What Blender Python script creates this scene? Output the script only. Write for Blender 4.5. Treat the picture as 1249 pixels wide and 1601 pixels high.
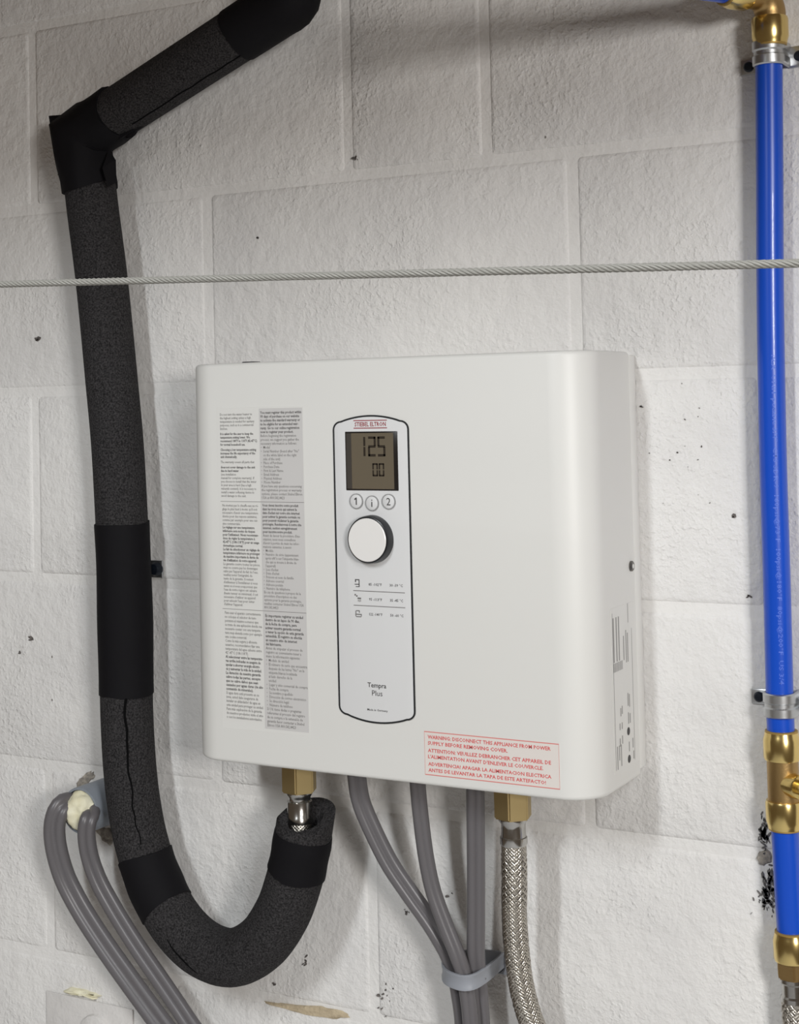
import bpy, bmesh, math, random
import numpy as np
from mathutils import Vector, Matrix, noise as mnoise

for o in list(bpy.data.objects):
    bpy.data.objects.remove(o)
scene = bpy.context.scene
COL = scene.collection
random.seed(7)

# ------------------------------------------------------------------ camera (millimetres on the wall plane, y = 0)
F_PX, YAW, PITCH, ROLL = 2400.0, 0.50730627, 0.03687291, -0.02343111
CAM = Vector((938.076, -1284.860, -422.889))
PPX, PPY = 624.5, 535.189
ZOFF = 1900.0                      # height of the datum joint above the floor


def cam_axes():
    cy, sy, cp, sp = math.cos(YAW), math.sin(YAW), math.cos(PITCH), math.sin(PITCH)
    f = Vector((-sy * cp, cy * cp, sp))
    r = Vector((cy, sy, 0))
    u = r.cross(f)
    c, s = math.cos(ROLL), math.sin(ROLL)
    return f, r * c + u * s, u * c - r * s


FW, RT, UP = cam_axes()


def ray(u, v):
    return FW + RT * ((u - PPX) / F_PX) - UP * ((v - PPY) / F_PX)


def W(x, y, z):                    # mm -> metres in the room
    return Vector((x / 1000.0, y / 1000.0, (z + ZOFF) / 1000.0))


def at(u, v, d=0.0):               # point at distance d (mm) in front of the wall
    k = ray(u, v)
    t = (-d - CAM.y) / k.y
    p = CAM + k * t
    return W(*p)


def atx(u, v, x):                  # point on the plane x = const (mm)
    k = ray(u, v)
    t = (x - CAM.x) / k.x
    return W(*(CAM + k * t))


cd = bpy.data.cameras.new('camera')
cam = bpy.data.objects.new('camera', cd)
COL.objects.link(cam)
cd.sensor_fit = 'VERTICAL'
cd.sensor_height = 36.0
cd.sensor_width = 36.0
cd.lens = F_PX / 1601.0 * 36.0
cd.shift_x = 0.0
cd.shift_y = (PPY - 800.5) / 1601.0
cd.clip_start = 0.01
m = Matrix((RT, UP, -FW)).transposed().to_4x4()
m.translation = W(*CAM)
cam.matrix_world = m
scene.camera = cam

# ------------------------------------------------------------------ light
scene.view_settings.view_transform = 'Standard'
scene.view_settings.look = 'None'
scene.view_settings.exposure = 0.14
scene.view_settings.gamma = 1.0
scene.view_settings.use_curve_mapping = False

world = bpy.data.worlds.new('room_ambient')
scene.world = world
world.use_nodes = True
bg = world.node_tree.nodes['Background']
bg.inputs[0].default_value = (1.0, 0.78, 0.58, 1)
bg.inputs[1].default_value = 0.09


def area(name, loc, target, sx, sy, power, col):
    l = bpy.data.lights.new(name, 'AREA')
    l.shape = 'RECTANGLE'
    l.size, l.size_y, l.energy, l.color = sx, sy, power, col
    o = bpy.data.objects.new(name, l)
    COL.objects.link(o)
    o.location = loc
    o.rotation_euler = (Vector(target) - Vector(loc)).to_track_quat('-Z', 'Y').to_euler()
    return o


# a run of overhead tubes at right angles to the wall, beyond added shade boards
for x_, y_, pw, len_ in ((0.1, -2.9, 36.0, 0.8), (-0.2, -1.25, 5.5, 0.35), (1.2, -1.25, 10.0, 0.35), (2.5, -2.5, 23.0, 0.8)):
    area('ceiling_tube', (x_, y_, 2.85), (0.25, 0, 1.3), 0.20, len_, pw, (0.925, 0.97, 1.0))
# low opening across the room to the right
area('side_daylight', (2.35, -2.05, 1.70), (0.35, 0, 1.0), 0.4, 0.4, 32, (1.0, 0.975, 0.945))


# ------------------------------------------------------------------ materials
def lin(c):
    return tuple(((v / 255) / 12.92 if v / 255 <= 0.04045 else ((v / 255 + 0.055) / 1.055) ** 2.4) for v in c) + (1,)


def mat(name, rgb, rough=0.5, metal=0.0, spec=0.5, bump=None, vary=None, coat=0.0, emit=None):
    """bump = (noise scale, strength, distance); vary = (noise scale, second rgb, detail)"""
    m = bpy.data.materials.new(name)
    m.use_nodes = True
    nt = m.node_tree
    b = nt.nodes['Principled BSDF']
    b.inputs['Base Color'].default_value = lin(rgb)
    b.inputs['Roughness'].default_value = rough
    b.inputs['Metallic'].default_value = metal
    b.inputs['Specular IOR Level'].default_value = spec
    b.inputs['Coat Weight'].default_value = coat
    geo = nt.nodes.new('ShaderNodeNewGeometry')
    if vary:
        n = nt.nodes.new('ShaderNodeTexNoise')
        n.inputs['Scale'].default_value = vary[0]
        n.inputs['Detail'].default_value = vary[2] if len(vary) > 2 else 4
        nt.links.new(geo.outputs['Position'], n.inputs['Vector'])
        r = nt.nodes.new('ShaderNodeValToRGB')
        r.color_ramp.elements[0].position = 0.35
        r.color_ramp.elements[1].position = 0.68
        r.color_ramp.elements[0].color = lin(rgb)
        r.color_ramp.elements[1].color = lin(vary[1])
        nt.links.new(n.outputs['Fac'], r.inputs['Fac'])
        nt.links.new(r.outputs['Color'], b.inputs['Base Color'])
    if bump:
        n = nt.nodes.new('ShaderNodeTexNoise')
        n.inputs['Scale'].default_value = bump[0]
        n.inputs['Detail'].default_value = 5
        nt.links.new(geo.outputs['Position'], n.inputs['Vector'])
        k = nt.nodes.new('ShaderNodeBump')
        k.inputs['Strength'].default_value = bump[1]
        k.inputs['Distance'].default_value = bump[2]
        nt.links.new(n.outputs['Fac'], k.inputs['Height'])
        nt.links.new(k.outputs['Normal'], b.inputs['Normal'])
    return m


def wall_paint(name, rgb, rough_amount=1.0):
    """thick white paint over concrete block: lumpy relief, small open pits, faint soiling"""
    m = bpy.data.materials.new(name)
    m.use_nodes = True
    nt = m.node_tree
    N, L = nt.nodes, nt.links
    b = N['Principled BSDF']
    b.inputs['Roughness'].default_value = 0.62
    b.inputs['Specular IOR Level'].default_value = 0.3
    geo = N.new('ShaderNodeNewGeometry')

    def noise(s, d=4, r=0.55):
        n = N.new('ShaderNodeTexNoise')
        n.inputs['Scale'].default_value = s
        n.inputs['Detail'].default_value = d
        n.inputs['Roughness'].default_value = r
        L.new(geo.outputs['Position'], n.inputs['Vector'])
        return n.outputs['Fac']

    def math_(op, a, c):
        n = N.new('ShaderNodeMath')
        n.operation = op
        for i, x in enumerate((a, c)):
            if isinstance(x, (int, float)):
                n.inputs[i].default_value = x
            else:
                L.new(x, n.inputs[i])
        return n.outputs[0]

    def ramp(f, a, bb):
        n = N.new('ShaderNodeMapRange')
        n.inputs['From Min'].default_value = a
        n.inputs['From Max'].default_value = bb
        L.new(f, n.inputs['Value'])
        return n.outputs[0]
    broad = noise(14, 3)
    mid = noise(75, 4)
    fine = noise(260, 3)
    pores = ramp(noise(240, 2, 0.4), 0.50, 0.74)          # raised lumps in the paint
    patch = ramp(noise(9, 2), 0.42, 0.62)                 # where the block is coarse
    vor = N.new('ShaderNodeTexVoronoi')
    vor.inputs['Scale'].default_value = 55
    vor.inputs['Randomness'].default_value = 1.0
    mp = N.new('ShaderNodeVectorMath')
    mp.operation = 'MULTIPLY'
    mp.inputs[1].default_value = (1, 1, 0.8)
    L.new(geo.outputs['Position'], mp.inputs[0])
    L.new(mp.outputs[0], vor.inputs['Vector'])
    sep = N.new('ShaderNodeSeparateColor')
    L.new(vor.outputs['Color'], sep.inputs[0])
    few = math_('GREATER_THAN', sep.outputs[0], 0.93)
    size = math_('MULTIPLY', sep.outputs[1], 0.06)
    pit = math_('MULTIPLY', few, math_('LESS_THAN', vor.outputs['Distance'], size))
    h = math_('ADD', math_('MULTIPLY', broad, 1.2), math_('MULTIPLY', mid, 0.75))
    h = math_('ADD', h, math_('MULTIPLY', fine, 0.26))
    h = math_('ADD', h, math_('MULTIPLY', math_('MULTIPLY', pores, patch), 0.2))
    h = math_('SUBTRACT', h, math_('MULTIPLY', pit, 1.0))
    bp = N.new('ShaderNodeBump')
    bp.inputs['Strength'].default_value = 0.9 * rough_amount
    bp.inputs['Distance'].default_value = 0.0034
    L.new(h, bp.inputs['Height'])
    L.new(bp.outputs['Normal'], b.inputs['Normal'])
    mix = N.new('ShaderNodeMix')
    mix.data_type = 'RGBA'
    mix.inputs['A'].default_value = lin(rgb)
    mix.inputs['B'].default_value = lin(tuple(int(c * 0.955) for c in rgb))
    L.new(ramp(noise(6, 5), 0.4, 0.68), mix.inputs['Factor'])
    mix2 = N.new('ShaderNodeMix')
    mix2.data_type = 'RGBA'
    mix2.inputs['B'].default_value = lin((105, 98, 92))
    L.new(mix.outputs['Result'], mix2.inputs['A'])
    L.new(math_('MULTIPLY', pit, 0.8), mix2.inputs['Factor'])
    L.new(mix2.outputs['Result'], b.inputs['Base Color'])
    return m


M = dict(
    block=wall_paint('painted_block', (226, 224, 221)),
    mortar=wall_paint('painted_mortar', (229, 227, 224), 0.6),
    floor=mat('concrete_floor', (196, 196, 196), 0.8, bump=(60, 0.3, 0.002), vary=(5, (206, 206, 207))),
    cover=mat('white_cover', (221, 220, 216), 0.44, bump=(900, 0.02, 0.0004)),
    plate=mat('white_back_plate', (224, 223, 219), 0.5),
    panel=mat('panel_white', (219, 219, 219), 0.35),
    outline=mat('panel_outline', (38, 40, 42), 0.4),
    lcd_frame=mat('lcd_frame', (34, 31, 29), 0.2),
    lcd=mat('lcd_glass', (104, 95, 80), 0.15),
    lcd_dark=mat('lcd_segment', (52, 46, 40), 0.2),
    lcd_side=mat('lcd_side_strip', (70, 66, 62), 0.2),
    ring=mat('button_ring', (150, 150, 150), 0.4),
    ink=mat('black_ink', (62, 60, 60), 0.6),
    ink_soft=mat('grey_ink', (112, 109, 107), 0.6),
    ink_bold=mat('bold_ink', (70, 67, 66), 0.6),
    ink_pale=mat('pale_ink', (150, 148, 146), 0.6),
    red=mat('red_ink', (214, 92, 92), 0.6),
    red_line=mat('red_border', (214, 128, 122), 0.6),
    brand_red=mat('brand_red', (150, 60, 66), 0.5),
    sheet=mat('label_film', (220, 219, 215), 0.4),
    sheet_grey=mat('label_film_grey', (203, 201, 199), 0.4),
    sheet_pink=mat('warning_film', (224, 217, 211), 0.4),
    knob_black=mat('knob_black', (26, 27, 30), 0.3),
    knob_white=mat('knob_cap', (232, 230, 227), 0.25),
    foam=mat('foam_sleeve', (26, 25, 26), 0.9, spec=0.2, bump=(620, 1.0, 0.0018), vary=(600, (66, 64, 65), 4)),
    tape=mat('black_tape', (17, 16, 19), 0.75, spec=0.15, bump=(90, 0.25, 0.001)),
    seam=mat('seam_gap', (9, 9, 10), 0.95, spec=0.1),
    steel=mat('polished_steel', (186, 184, 180), 0.2, 1.0),
    braid=mat('braided_steel', (196, 190, 180), 0.3, 1.0),
    braid_core=mat('braid_core', (62, 58, 55), 0.6, 0.3),
    zinc=mat('zinc_strap', (196, 198, 200), 0.36, 1.0, bump=(120, 0.15, 0.0006)),
    brass=mat('brass', (228, 202, 134), 0.22, 1.0, bump=(160, 0.06, 0.0005)),
    brass_cast=mat('cast_brass', (178, 148, 100), 0.42, 1.0, bump=(700, 0.25, 0.0005)),
    brass_dull=mat('dull_brass', (190, 170, 124), 0.45, 1.0),
    gasket=mat('collar_ring', (176, 146, 84), 0.45, 0.6),
    blue=mat('blue_pex', (12, 74, 190), 0.32, coat=0.15),
    blue_print=mat('pipe_print', (72, 108, 212), 0.5),
    screw=mat('blue_black_screw', (24, 30, 40), 0.4, 0.4),
    screw_zinc=mat('zinc_screw', (120, 118, 114), 0.35, 1.0),
    cable=mat('grey_cable', (98, 95, 97), 0.36, bump=(400, 0.08, 0.0005)),
    conduit=mat('grey_pvc', (132, 138, 146), 0.45),
    clamp=mat('grey_nylon', (146, 149, 156), 0.5),
    spray=mat('spray_foam', (232, 228, 204), 0.75, bump=(140, 0.5, 0.002), vary=(60, (220, 213, 180))),
    bare=mat('bare_mortar', (172, 164, 152), 0.9, bump=(300, 0.7, 0.002), vary=(220, (124, 119, 114))),
    tan=mat('tan_mortar', (196, 180, 152), 0.9, bump=(300, 0.7, 0.002), vary=(120, (176, 160, 134))),
    hole=mat('open_block', (74, 74, 78), 0.95, vary=(300, (124, 120, 116))),
    pit=mat('wall_pit', (112, 106, 102), 0.95, vary=(300, (70, 66, 64))),
    shade_board=mat('brown_shade_board', (112, 92, 72), 0.7, vary=(8, (128, 106, 84))),  # brown of the added light blockers, chosen for a dim, warm bounce
    rope=mat('wire_rope', (138, 136, 130), 0.6, 0.15),
    box_plate=wall_paint('painted_plate', (216, 213, 210), 0.5),
)


# ------------------------------------------------------------------ builders
def link(name, me, material, parent=None, smooth=None):
    o = bpy.data.objects.new(name, me)
    COL.objects.link(o)
    if material is not None:
        me.materials.append(M[material])
    if smooth is not None:
        me.shade_smooth()
        me.set_sharp_from_angle(angle=math.radians(smooth))
    if parent is not None:
        o.parent = parent
        o.matrix_parent_inverse = Matrix.Translation(-parent.location)
    return o


def from_bm(name, bm, material, parent=None, smooth=35):
    bmesh.ops.recalc_face_normals(bm, faces=bm.faces)
    me = bpy.data.meshes.new(name)
    bm.to_mesh(me)
    bm.free()
    return link(name, me, material, parent, smooth)


def tag(o, label, cat, group=None):
    o['label'] = label
    o['category'] = cat
    if group:
        o['group'] = group
    return o


def thing(name, loc, label, cat, group=None):
    o = bpy.data.objects.new(name, None)
    COL.objects.link(o)
    o.location = loc
    o.empty_display_size = 0.02
    return tag(o, label, cat, group)


def spline(pts, step=0.004):
    """Catmull-Rom through pts (Vectors), resampled at an even step"""
    P = [pts[0] * 2 - pts[1]] + list(pts) + [pts[-1] * 2 - pts[-2]]
    out = []
    for i in range(1, len(P) - 2):
        a, b, c, d = P[i - 1], P[i], P[i + 1], P[i + 2]
        n = max(2, int((c - b).length / 0.001))
        for k in range(n):
            t = k / n
            out.append(0.5 * ((2 * b) + (c - a) * t + (2 * a - 5 * b + 4 * c - d) * t * t + (3 * b - a - 3 * c + d) * t ** 3))
    out.append(P[-2])
    res, acc = [out[0]], 0.0
    for i in range(1, len(out)):
        acc += (out[i] - out[i - 1]).length
        if acc >= step:
            res.append(out[i])
            acc = 0.0
    if (res[-1] - out[-1]).length < step * 0.5:
        res[-1] = out[-1]
    else:
        res.append(out[-1])
    return res


def frames(path, ref=Vector((0, -1, 0)), fixed=False):
    T = []
    for i in range(len(path)):
        a = path[max(0, i - 1)]
        b = path[min(len(path) - 1, i + 1)]
        T.append((b - a).normalized())
    n = (ref - T[0] * ref.dot(T[0])).normalized()
    fr = []
    for i, t in enumerate(T):
        if fixed:
            n = ref
        n = (n - t * n.dot(t)).normalized()
        fr.append((t, n, t.cross(n)))
    return fr


def sweep(path, prof, closed_caps=True, cut0=None, cut1=None, ref=Vector((0, -1, 0)), jitter0=None, jitter1=None, scale=None, fixed=False):
    """sweep a closed profile [(a,b)...] (metres, along normal and binormal); returns bmesh"""
    bm = bmesh.new()
    fr = frames(path, ref, fixed)
    rings = []
    n = len(prof)
    for i, p in enumerate(path):
        t, nn, bb = fr[i]
        s = scale(i / (len(path) - 1)) if scale else 1.0
        ring = []
        for k, (a, b) in enumerate(prof):
            q = p + nn * (a * s) + bb * (b * s)
            for idx, cut in ((0, cut0), (len(path) - 1, cut1)):
                if i == idx and cut is not None:
                    q = q + t * ((p - q).dot(cut) / t.dot(cut))
            if i == 0 and jitter0:
                q = q + t * jitter0[k % len(jitter0)]
            if i == len(path) - 1 and jitter1:
                q = q + t * jitter1[k % len(jitter1)]
            ring.append(bm.verts.new(q))
        rings.append(ring)
    for i in range(len(rings) - 1):
        for k in range(n):
            bm.faces.new((rings[i][k], rings[i][(k + 1) % n], rings[i + 1][(k + 1) % n], rings[i + 1][k]))
    if closed_caps:
        bm.faces.new(rings[0][::-1])
        bm.faces.new(rings[-1])
    return bm


def circ(r, n=32):
    return [(r * math.cos(2 * math.pi * k / n), r * math.sin(2 * math.pi * k / n)) for k in range(n)]


def tube(name, path, r, material, parent=None, n=28, **kw):
    return from_bm(name, sweep(path, circ(r, n), **kw), material, parent, 40)


def lathe_bm(base, axis, prof, n=36):
    """prof = [(distance along axis, radius)...]; both ends closed"""
    axis = axis.normalized()
    a = axis.orthogonal().normalized()
    b = axis.cross(a)
    bm = bmesh.new()
    rings = []
    for (h, r) in prof:
        rings.append([bm.verts.new(base + axis * h + (a * math.cos(2 * math.pi * k / n) + b * math.sin(2 * math.pi * k / n)) * r) for k in range(n)])
    for i in range(len(rings) - 1):
        for k in range(n):
            bm.faces.new((rings[i][k], rings[i][(k + 1) % n], rings[i + 1][(k + 1) % n], rings[i + 1][k]))
    bm.faces.new(rings[0][::-1])
    bm.faces.new(rings[-1])
    return bm


def lathe(name, base, axis, prof, material, parent=None, n=36, smooth=35):
    return from_bm(name, lathe_bm(base, axis, prof, n), material, parent, smooth)


def box_bm(x0, x1, y0, y1, z0, z1, bevel=0.0, seg=2):
    """mm on the wall axes"""
    bm = bmesh.new()
    bmesh.ops.create_cube(bm, size=1)
    for v in bm.verts:
        v.co = W(x0 + (x1 - x0) * (v.co.x + 0.5), y0 + (y1 - y0) * (v.co.y + 0.5), z0 + (z1 - z0) * (v.co.z + 0.5))
    if bevel:
        bmesh.ops.bevel(bm, geom=bm.edges[:], offset=bevel / 1000, segments=seg, affect='EDGES', profile=0.5)
    return bm


def prism(name, pts, y0, y1, material, parent=None, bevel=0.0, smooth=35):
    """outline pts [(x,z)] mm on the wall plane, from depth y0 to y1 (mm in front of the wall)"""
    bm = bmesh.new()
    f = bm.faces.new([bm.verts.new(W(x, -y0, z)) for x, z in pts])
    r = bmesh.ops.extrude_face_region(bm, geom=[f])
    for g in r['geom']:
        if isinstance(g, bmesh.types.BMVert):
            g.co.y = -y1 / 1000
    if bevel:
        ed = [e for e in bm.edges if all(abs(v.co.y + y1 / 1000) < 1e-7 for v in e.verts)]
        bmesh.ops.bevel(bm, geom=ed, offset=bevel / 1000, segments=3, affect='EDGES', profile=0.5)
    return from_bm(name, bm, material, parent, smooth)


def outline_strip(name, pts, width, y0, y1, material, parent=None):
    """a closed line of the given width along the outline"""
    n = len(pts)
    A, B = [], []
    for i in range(n):
        p, a, b = Vector(pts[i]), Vector(pts[i - 1]), Vector(pts[(i + 1) % n])
        t = (b - a).normalized()
        nn = Vector((-t.y, t.x))
        A.append(p + nn * width / 2)
        B.append(p - nn * width / 2)
    bm = bmesh.new()
    V = {}
    for y in (y0, y1):
        V[y] = ([bm.verts.new(W(q.x, -y, q.y)) for q in A], [bm.verts.new(W(q.x, -y, q.y)) for q in B])
    for i in range(n):
        j = (i + 1) % n
        a0, b0 = V[y0]
        a1, b1 = V[y1]
        bm.faces.new((a1[i], a1[j], b1[j], b1[i]))
        bm.faces.new((a0[i], a0[j], a1[j], a1[i]))
        bm.faces.new((b0[i], b1[i], b1[j], b0[j]))
    return from_bm(name, bm, material, parent, None)


def text_mesh(name, body, bold=0.0, align='LEFT', spacing=1.0, line=1.0, res=1, condense=1.0):
    cu = bpy.data.curves.new(name, 'FONT')
    cu.body = body
    cu.size = 1.0
    cu.align_x = align
    cu.offset = bold
    cu.space_character = spacing
    cu.space_line = line
    cu.resolution_u = res
    cu.fill_mode = 'BOTH'
    o = bpy.data.objects.new(name, cu)
    COL.objects.link(o)
    dg = bpy.context.evaluated_depsgraph_get()
    me = bpy.data.meshes.new_from_object(o.evaluated_get(dg))
    bpy.data.objects.remove(o)
    bpy.data.curves.remove(cu)
    me.materials.clear()
    return me


def co_array(me):
    a = np.empty(len(me.vertices) * 3)
    me.vertices.foreach_get('co', a)
    return a.reshape(-1, 3)


def face_text(name, body, x0, x1, ztop, zbot, y, material, parent, bold=0.0, fit=True, **kw):
    """print lying on the plane y (mm in front of wall), stretched into the box"""
    me = text_mesh(name, body, bold, **kw)
    a = co_array(me)
    lo, hi = a.min(0), a.max(0)
    u = (a[:, 0] - lo[0]) / (hi[0] - lo[0])
    v = (a[:, 1] - lo[1]) / (hi[1] - lo[1])
    q = np.stack([(x0 + (x1 - x0) * u) / 1000, np.full(len(a), -y / 1000), (zbot + (ztop - zbot) * v + ZOFF) / 1000], -1)
    me.vertices.foreach_set('co', q.ravel())
    me.update()
    return link(name, me, material, parent)


def join_meshes(name, boxes_, material, parent):
    """several flat rectangles (x0,x1,z0,z1) at depth y -> one print"""
    vs, fs = [], []
    for (x0, x1, z0, z1, y) in boxes_:
        k = len(vs)
        vs += [W(x0, -y, z0), W(x1, -y, z0), W(x1, -y, z1), W(x0, -y, z1)]
        fs.append((k, k + 1, k + 2, k + 3))
    me = bpy.data.meshes.new(name)
    me.from_pydata([tuple(v) for v in vs], [], fs)
    return link(name, me, material, parent)


# ------------------------------------------------------------------ the wall of painted blocks
JW = 5.0
wall = from_bm('wall_back', box_bm(-1150, 1500, 1.35, 120, -1880, 110), 'mortar', None, None)
wall['kind'] = 'structure'
floor = from_bm('floor', box_bm(-1150, 1500, -3200, 120, -1990, -1880), 'floor', None, None)
floor['kind'] = 'structure'
soffit_blocker = from_bm('shade_soffit', box_bm(-1150, 1500, -600, 120, 110, 700), 'shade_board', None, None)  # unseen slab added out of view to shade the top of the wall
soffit_blocker['kind'] = 'structure'
beam_blocker = from_bm('shade_beam_1', box_bm(-1150, 1500, -720, -600, 28, 700), 'shade_board', None, None)  # unseen drop edge added to bring the shade lower on the wall
beam_blocker['kind'] = 'structure'
JOINTS = {  # course index k spans z from -203.2k to -203.2(k+1); x of one head joint
    -1: [-30], 0: [-235.3, 171.1, 321.4, 727.8], 1: [0.0], 2: [-238.4], 3: [0.0], 4: [-227.0], 5: [-62.0], 6: [140], 7: [-60], 8: [140]}
block_mesh = {}
for k, js in JOINTS.items():
    z1, z0 = min(-203.2 * k - JW / 2, 109), -203.2 * (k + 1) + JW / 2
    js = sorted(js)
    while js[0] > -1150:
        js.insert(0, js[0] - 406.4)
    while js[-1] < 1500:
        js.append(js[-1] + 406.4)
    for a, b in zip(js[:-1], js[1:]):
        x0, x1 = max(a, -1150) + JW / 2, min(b, 1500) - JW / 2
        if x1 - x0 < 30:
            continue
        key = (round(x1 - x0, 1), round(z1 - z0, 1))
        cx, cz = (x0 + x1) / 2, (z0 + z1) / 2
        if key not in block_mesh:
            bm = bmesh.new()
            bmesh.ops.create_cube(bm, size=1)
            for v in bm.verts:
                v.co = Vector((v.co.x * key[0] / 1000, v.co.y * 0.03 + 0.015, v.co.z * key[1] / 1000))
            ed = [e for e in bm.edges if any(v.co.y < 0.001 for v in e.verts)]
            bmesh.ops.bevel(bm, geom=ed, offset=0.007, segments=5, affect='EDGES', profile=0.5)
            me = bpy.data.meshes.new('concrete_block')
            bm.to_mesh(me)
            bm.free()
            me.materials.append(M['block'])
            me.shade_smooth()
            me.set_sharp_from_angle(angle=math.radians(50))
            block_mesh[key] = me
        o = bpy.data.objects.new('concrete_block', block_mesh[key])
        COL.objects.link(o)
        o.location = W(cx, random.uniform(-0.5, 0.5), cz)
        o.parent = wall


def blob(name, pts, h, material, parent=None, seed=0, inner=0.55, ragged=0.12, kind=None):
    """low irregular patch on the wall: pts = outline in pixels, h = thickness (mm)"""
    rnd = random.Random(seed)
    P = [at(u, v, 0) for u, v in pts]
    dense = []
    for i in range(len(P)):
        a, b = P[i], P[(i + 1) % len(P)]
        for t in (0, 0.33, 0.66):
            q = a.lerp(b, t)
            dense.append(q)
    c = sum(dense, Vector()) / len(dense)
    dense = [c + (q - c) * (1 + rnd.uniform(-ragged, ragged)) for q in dense]
    bm = bmesh.new()
    outer = [bm.verts.new(Vector((q.x, 0.0012, q.z))) for q in dense]
    mid = [bm.verts.new(Vector(((c + (q - c) * 0.86).x, -h / 1000 * rnd.uniform(0.6, 1.0), (c + (q - c) * 0.86).z))) for q in dense]
    inn = [bm.verts.new(Vector(((c + (q - c) * inner).x, -h / 1000 * rnd.uniform(0.4, 1.2), (c + (q - c) * inner).z))) for q in dense]
    cc = bm.verts.new(Vector((c.x, -h / 1000, c.z)))
    n = len(dense)
    for i in range(n):
        j = (i + 1) % n
        bm.faces.new((outer[i], outer[j], mid[j], mid[i]))
        bm.faces.new((mid[i], mid[j], inn[j], inn[i]))
        bm.faces.new((inn[i], inn[j], cc))
    o = from_bm(name, bm, material, parent, 60)
    if kind:
        o['kind'] = kind
    return o


def flecks(name, zones, material, parent, seed):
    """tiny irregular paint gaps: zones = [(u,v,su,sv,count,size px)]"""
    rnd = random.Random(seed)
    bm = bmesh.new()
    for (u, v, su, sv, cnt, size) in zones:
        for _ in range(cnt):
            cu, cv = rnd.gauss(u, su), rnd.gauss(v, sv)
            a = rnd.gauss(1.4, 0.7) if name == 'chipped_paint' else rnd.uniform(0, 6.28)
            el = rnd.uniform(0.18, 0.5) if name == 'chipped_paint' else rnd.uniform(0.3, 0.9)
            s = size * rnd.uniform(0.4, 1.2)
            vs = []
            for k in range(6):
                t = 2 * math.pi * k / 6
                x, y = s * math.cos(t) * rnd.uniform(0.7, 1.2), s * el * math.sin(t) * rnd.uniform(0.6, 1.2)
                p = at(cu + x * math.cos(a) - y * math.sin(a), cv + x * math.sin(a) + y * math.cos(a), 0)
                vs.append(Vector((p.x, -0.0011, p.z)))
            low = [bm.verts.new(Vector((p.x, 0.001, p.z))) for p in vs]
            top = [bm.verts.new(p) for p in vs]
            bm.faces.new(top)
            for k in range(6):
                bm.faces.new((low[k], low[(k + 1) % 6], top[(k + 1) % 6], top[k]))
    o = from_bm(name, bm, material, parent, None)
    o['kind'] = 'stuff'
    return o


# damage that belongs to the wall
flecks('chipped_paint', [(1195, 1300, 4, 13, 46, 6.5), (1201, 1384, 5, 17, 54, 7.0), (1190, 1404, 9, 10, 12, 3.5), (1207, 1420, 4, 8, 7, 3)], 'hole', wall, 3)
blob('bare_mortar_spot', [(1181, 1342), (1186, 1331), (1198, 1329), (1206, 1335), (1207, 1348), (1194, 1353), (1186, 1351)], 1.6, 'bare', wall, 4)
blob('broken_block_edge', [(120, 1234), (121, 1224), (127, 1214), (138, 1208), (146, 1206), (148, 1216), (140, 1224), (128, 1236)], 1.6, 'bare', wall, 5, ragged=0.2)
blob('broken_block_edge', [(148, 1296), (160, 1290), (176, 1296), (182, 1312), (172, 1322), (160, 1314)], 1.6, 'bare', wall, 6, ragged=0.2)
blob('exposed_mortar', [(408, 1566), (440, 1569), (500, 1574), (535, 1581), (548, 1589), (530, 1595), (490, 1589), (450, 1580)], 1.4, 'tan', wall, 8)
flecks('wall_pit', [(58, 529, 2, 1, 3, 5), (49, 997, 1, 1, 2, 4), (31, 1021, 1, 1, 2, 3), (403, 372, 1, 1, 2, 2), (555, 247, 3, 3, 6, 2.5), (700, 1400, 3, 3, 3, 3), (635, 1426, 2, 6, 5, 2.5), (600, 1560, 6, 16, 12, 2.4), (478, 1500, 5, 8, 5, 3.2), (1146, 808, 2, 1, 3, 4), (1170, 932, 2, 1, 3, 4), (1005, 635, 2, 2, 3, 2.5), (1055, 715, 30, 60, 14, 1.8), (430, 1538, 2, 2, 2, 3.2)], 'pit', wall, 9)

# ------------------------------------------------------------------ tankless water heater
XL, XR, ZT, ZB, DEP, RC = 52.0, 461.0, -386.0, -754.3, 117.0, 34.0
heater = thing('tankless_water_heater', W((XL + XR) / 2, -1, ZB), 'white wall-mounted tankless water heater with display and round dial', 'water heater')


def cover_profile(inset=0.0, y_back=16.0):
    pts = [(XL + inset, -y_back)]
    r = RC - inset
    for k in range(13):
        a = math.pi / 2 * k / 12
        pts.append((XL + RC - r * math.cos(a), -(DEP - RC) - r * math.sin(a)))
    for k in range(13):
        a = math.pi / 2 * (1 - k / 12)
        pts.append((XR - RC + r * math.cos(a), -(DEP - RC) - r * math.sin(a)))
    pts.append((XR - inset, -y_back))
    return pts


bm = bmesh.new()
rings = []
B = 4.0
levels = [(ZB, B)] + [(ZB + B - B * math.cos(math.pi / 2 * k / 4), B - B * math.sin(math.pi / 2 * k / 4)) for k in range(1, 5)]
levels += [(z_, i_) for z_, i_ in [(ZT + ZB - a, b) for a, b in reversed(levels)]]
for (z, ins) in levels:
    rings.append([bm.verts.new(W(x, y, z)) for x, y in cover_profile(ins)])
for a, b in zip(rings[:-1], rings[1:]):
    n = len(a)
    for i in range(n):
        bm.faces.new((a[i], a[(i + 1) % n], b[(i + 1) % n], b[i]))
bm.faces.new(rings[0][::-1])
bm.faces.new(rings[-1])
from_bm('cover', bm, 'cover', heater, 40)
from_bm('back_plate', box_bm(XL + 1, XR + 0.5, -16.2, -0.8, ZB + 7, ZT - 3, 1.0), 'plate', heater)
p = at(362, 569, 60)
from_bm('top_clip', box_bm(92, 104, -74, -60, ZT - 1, ZT + 2.2, 0.6), 'outline', heater)

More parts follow.
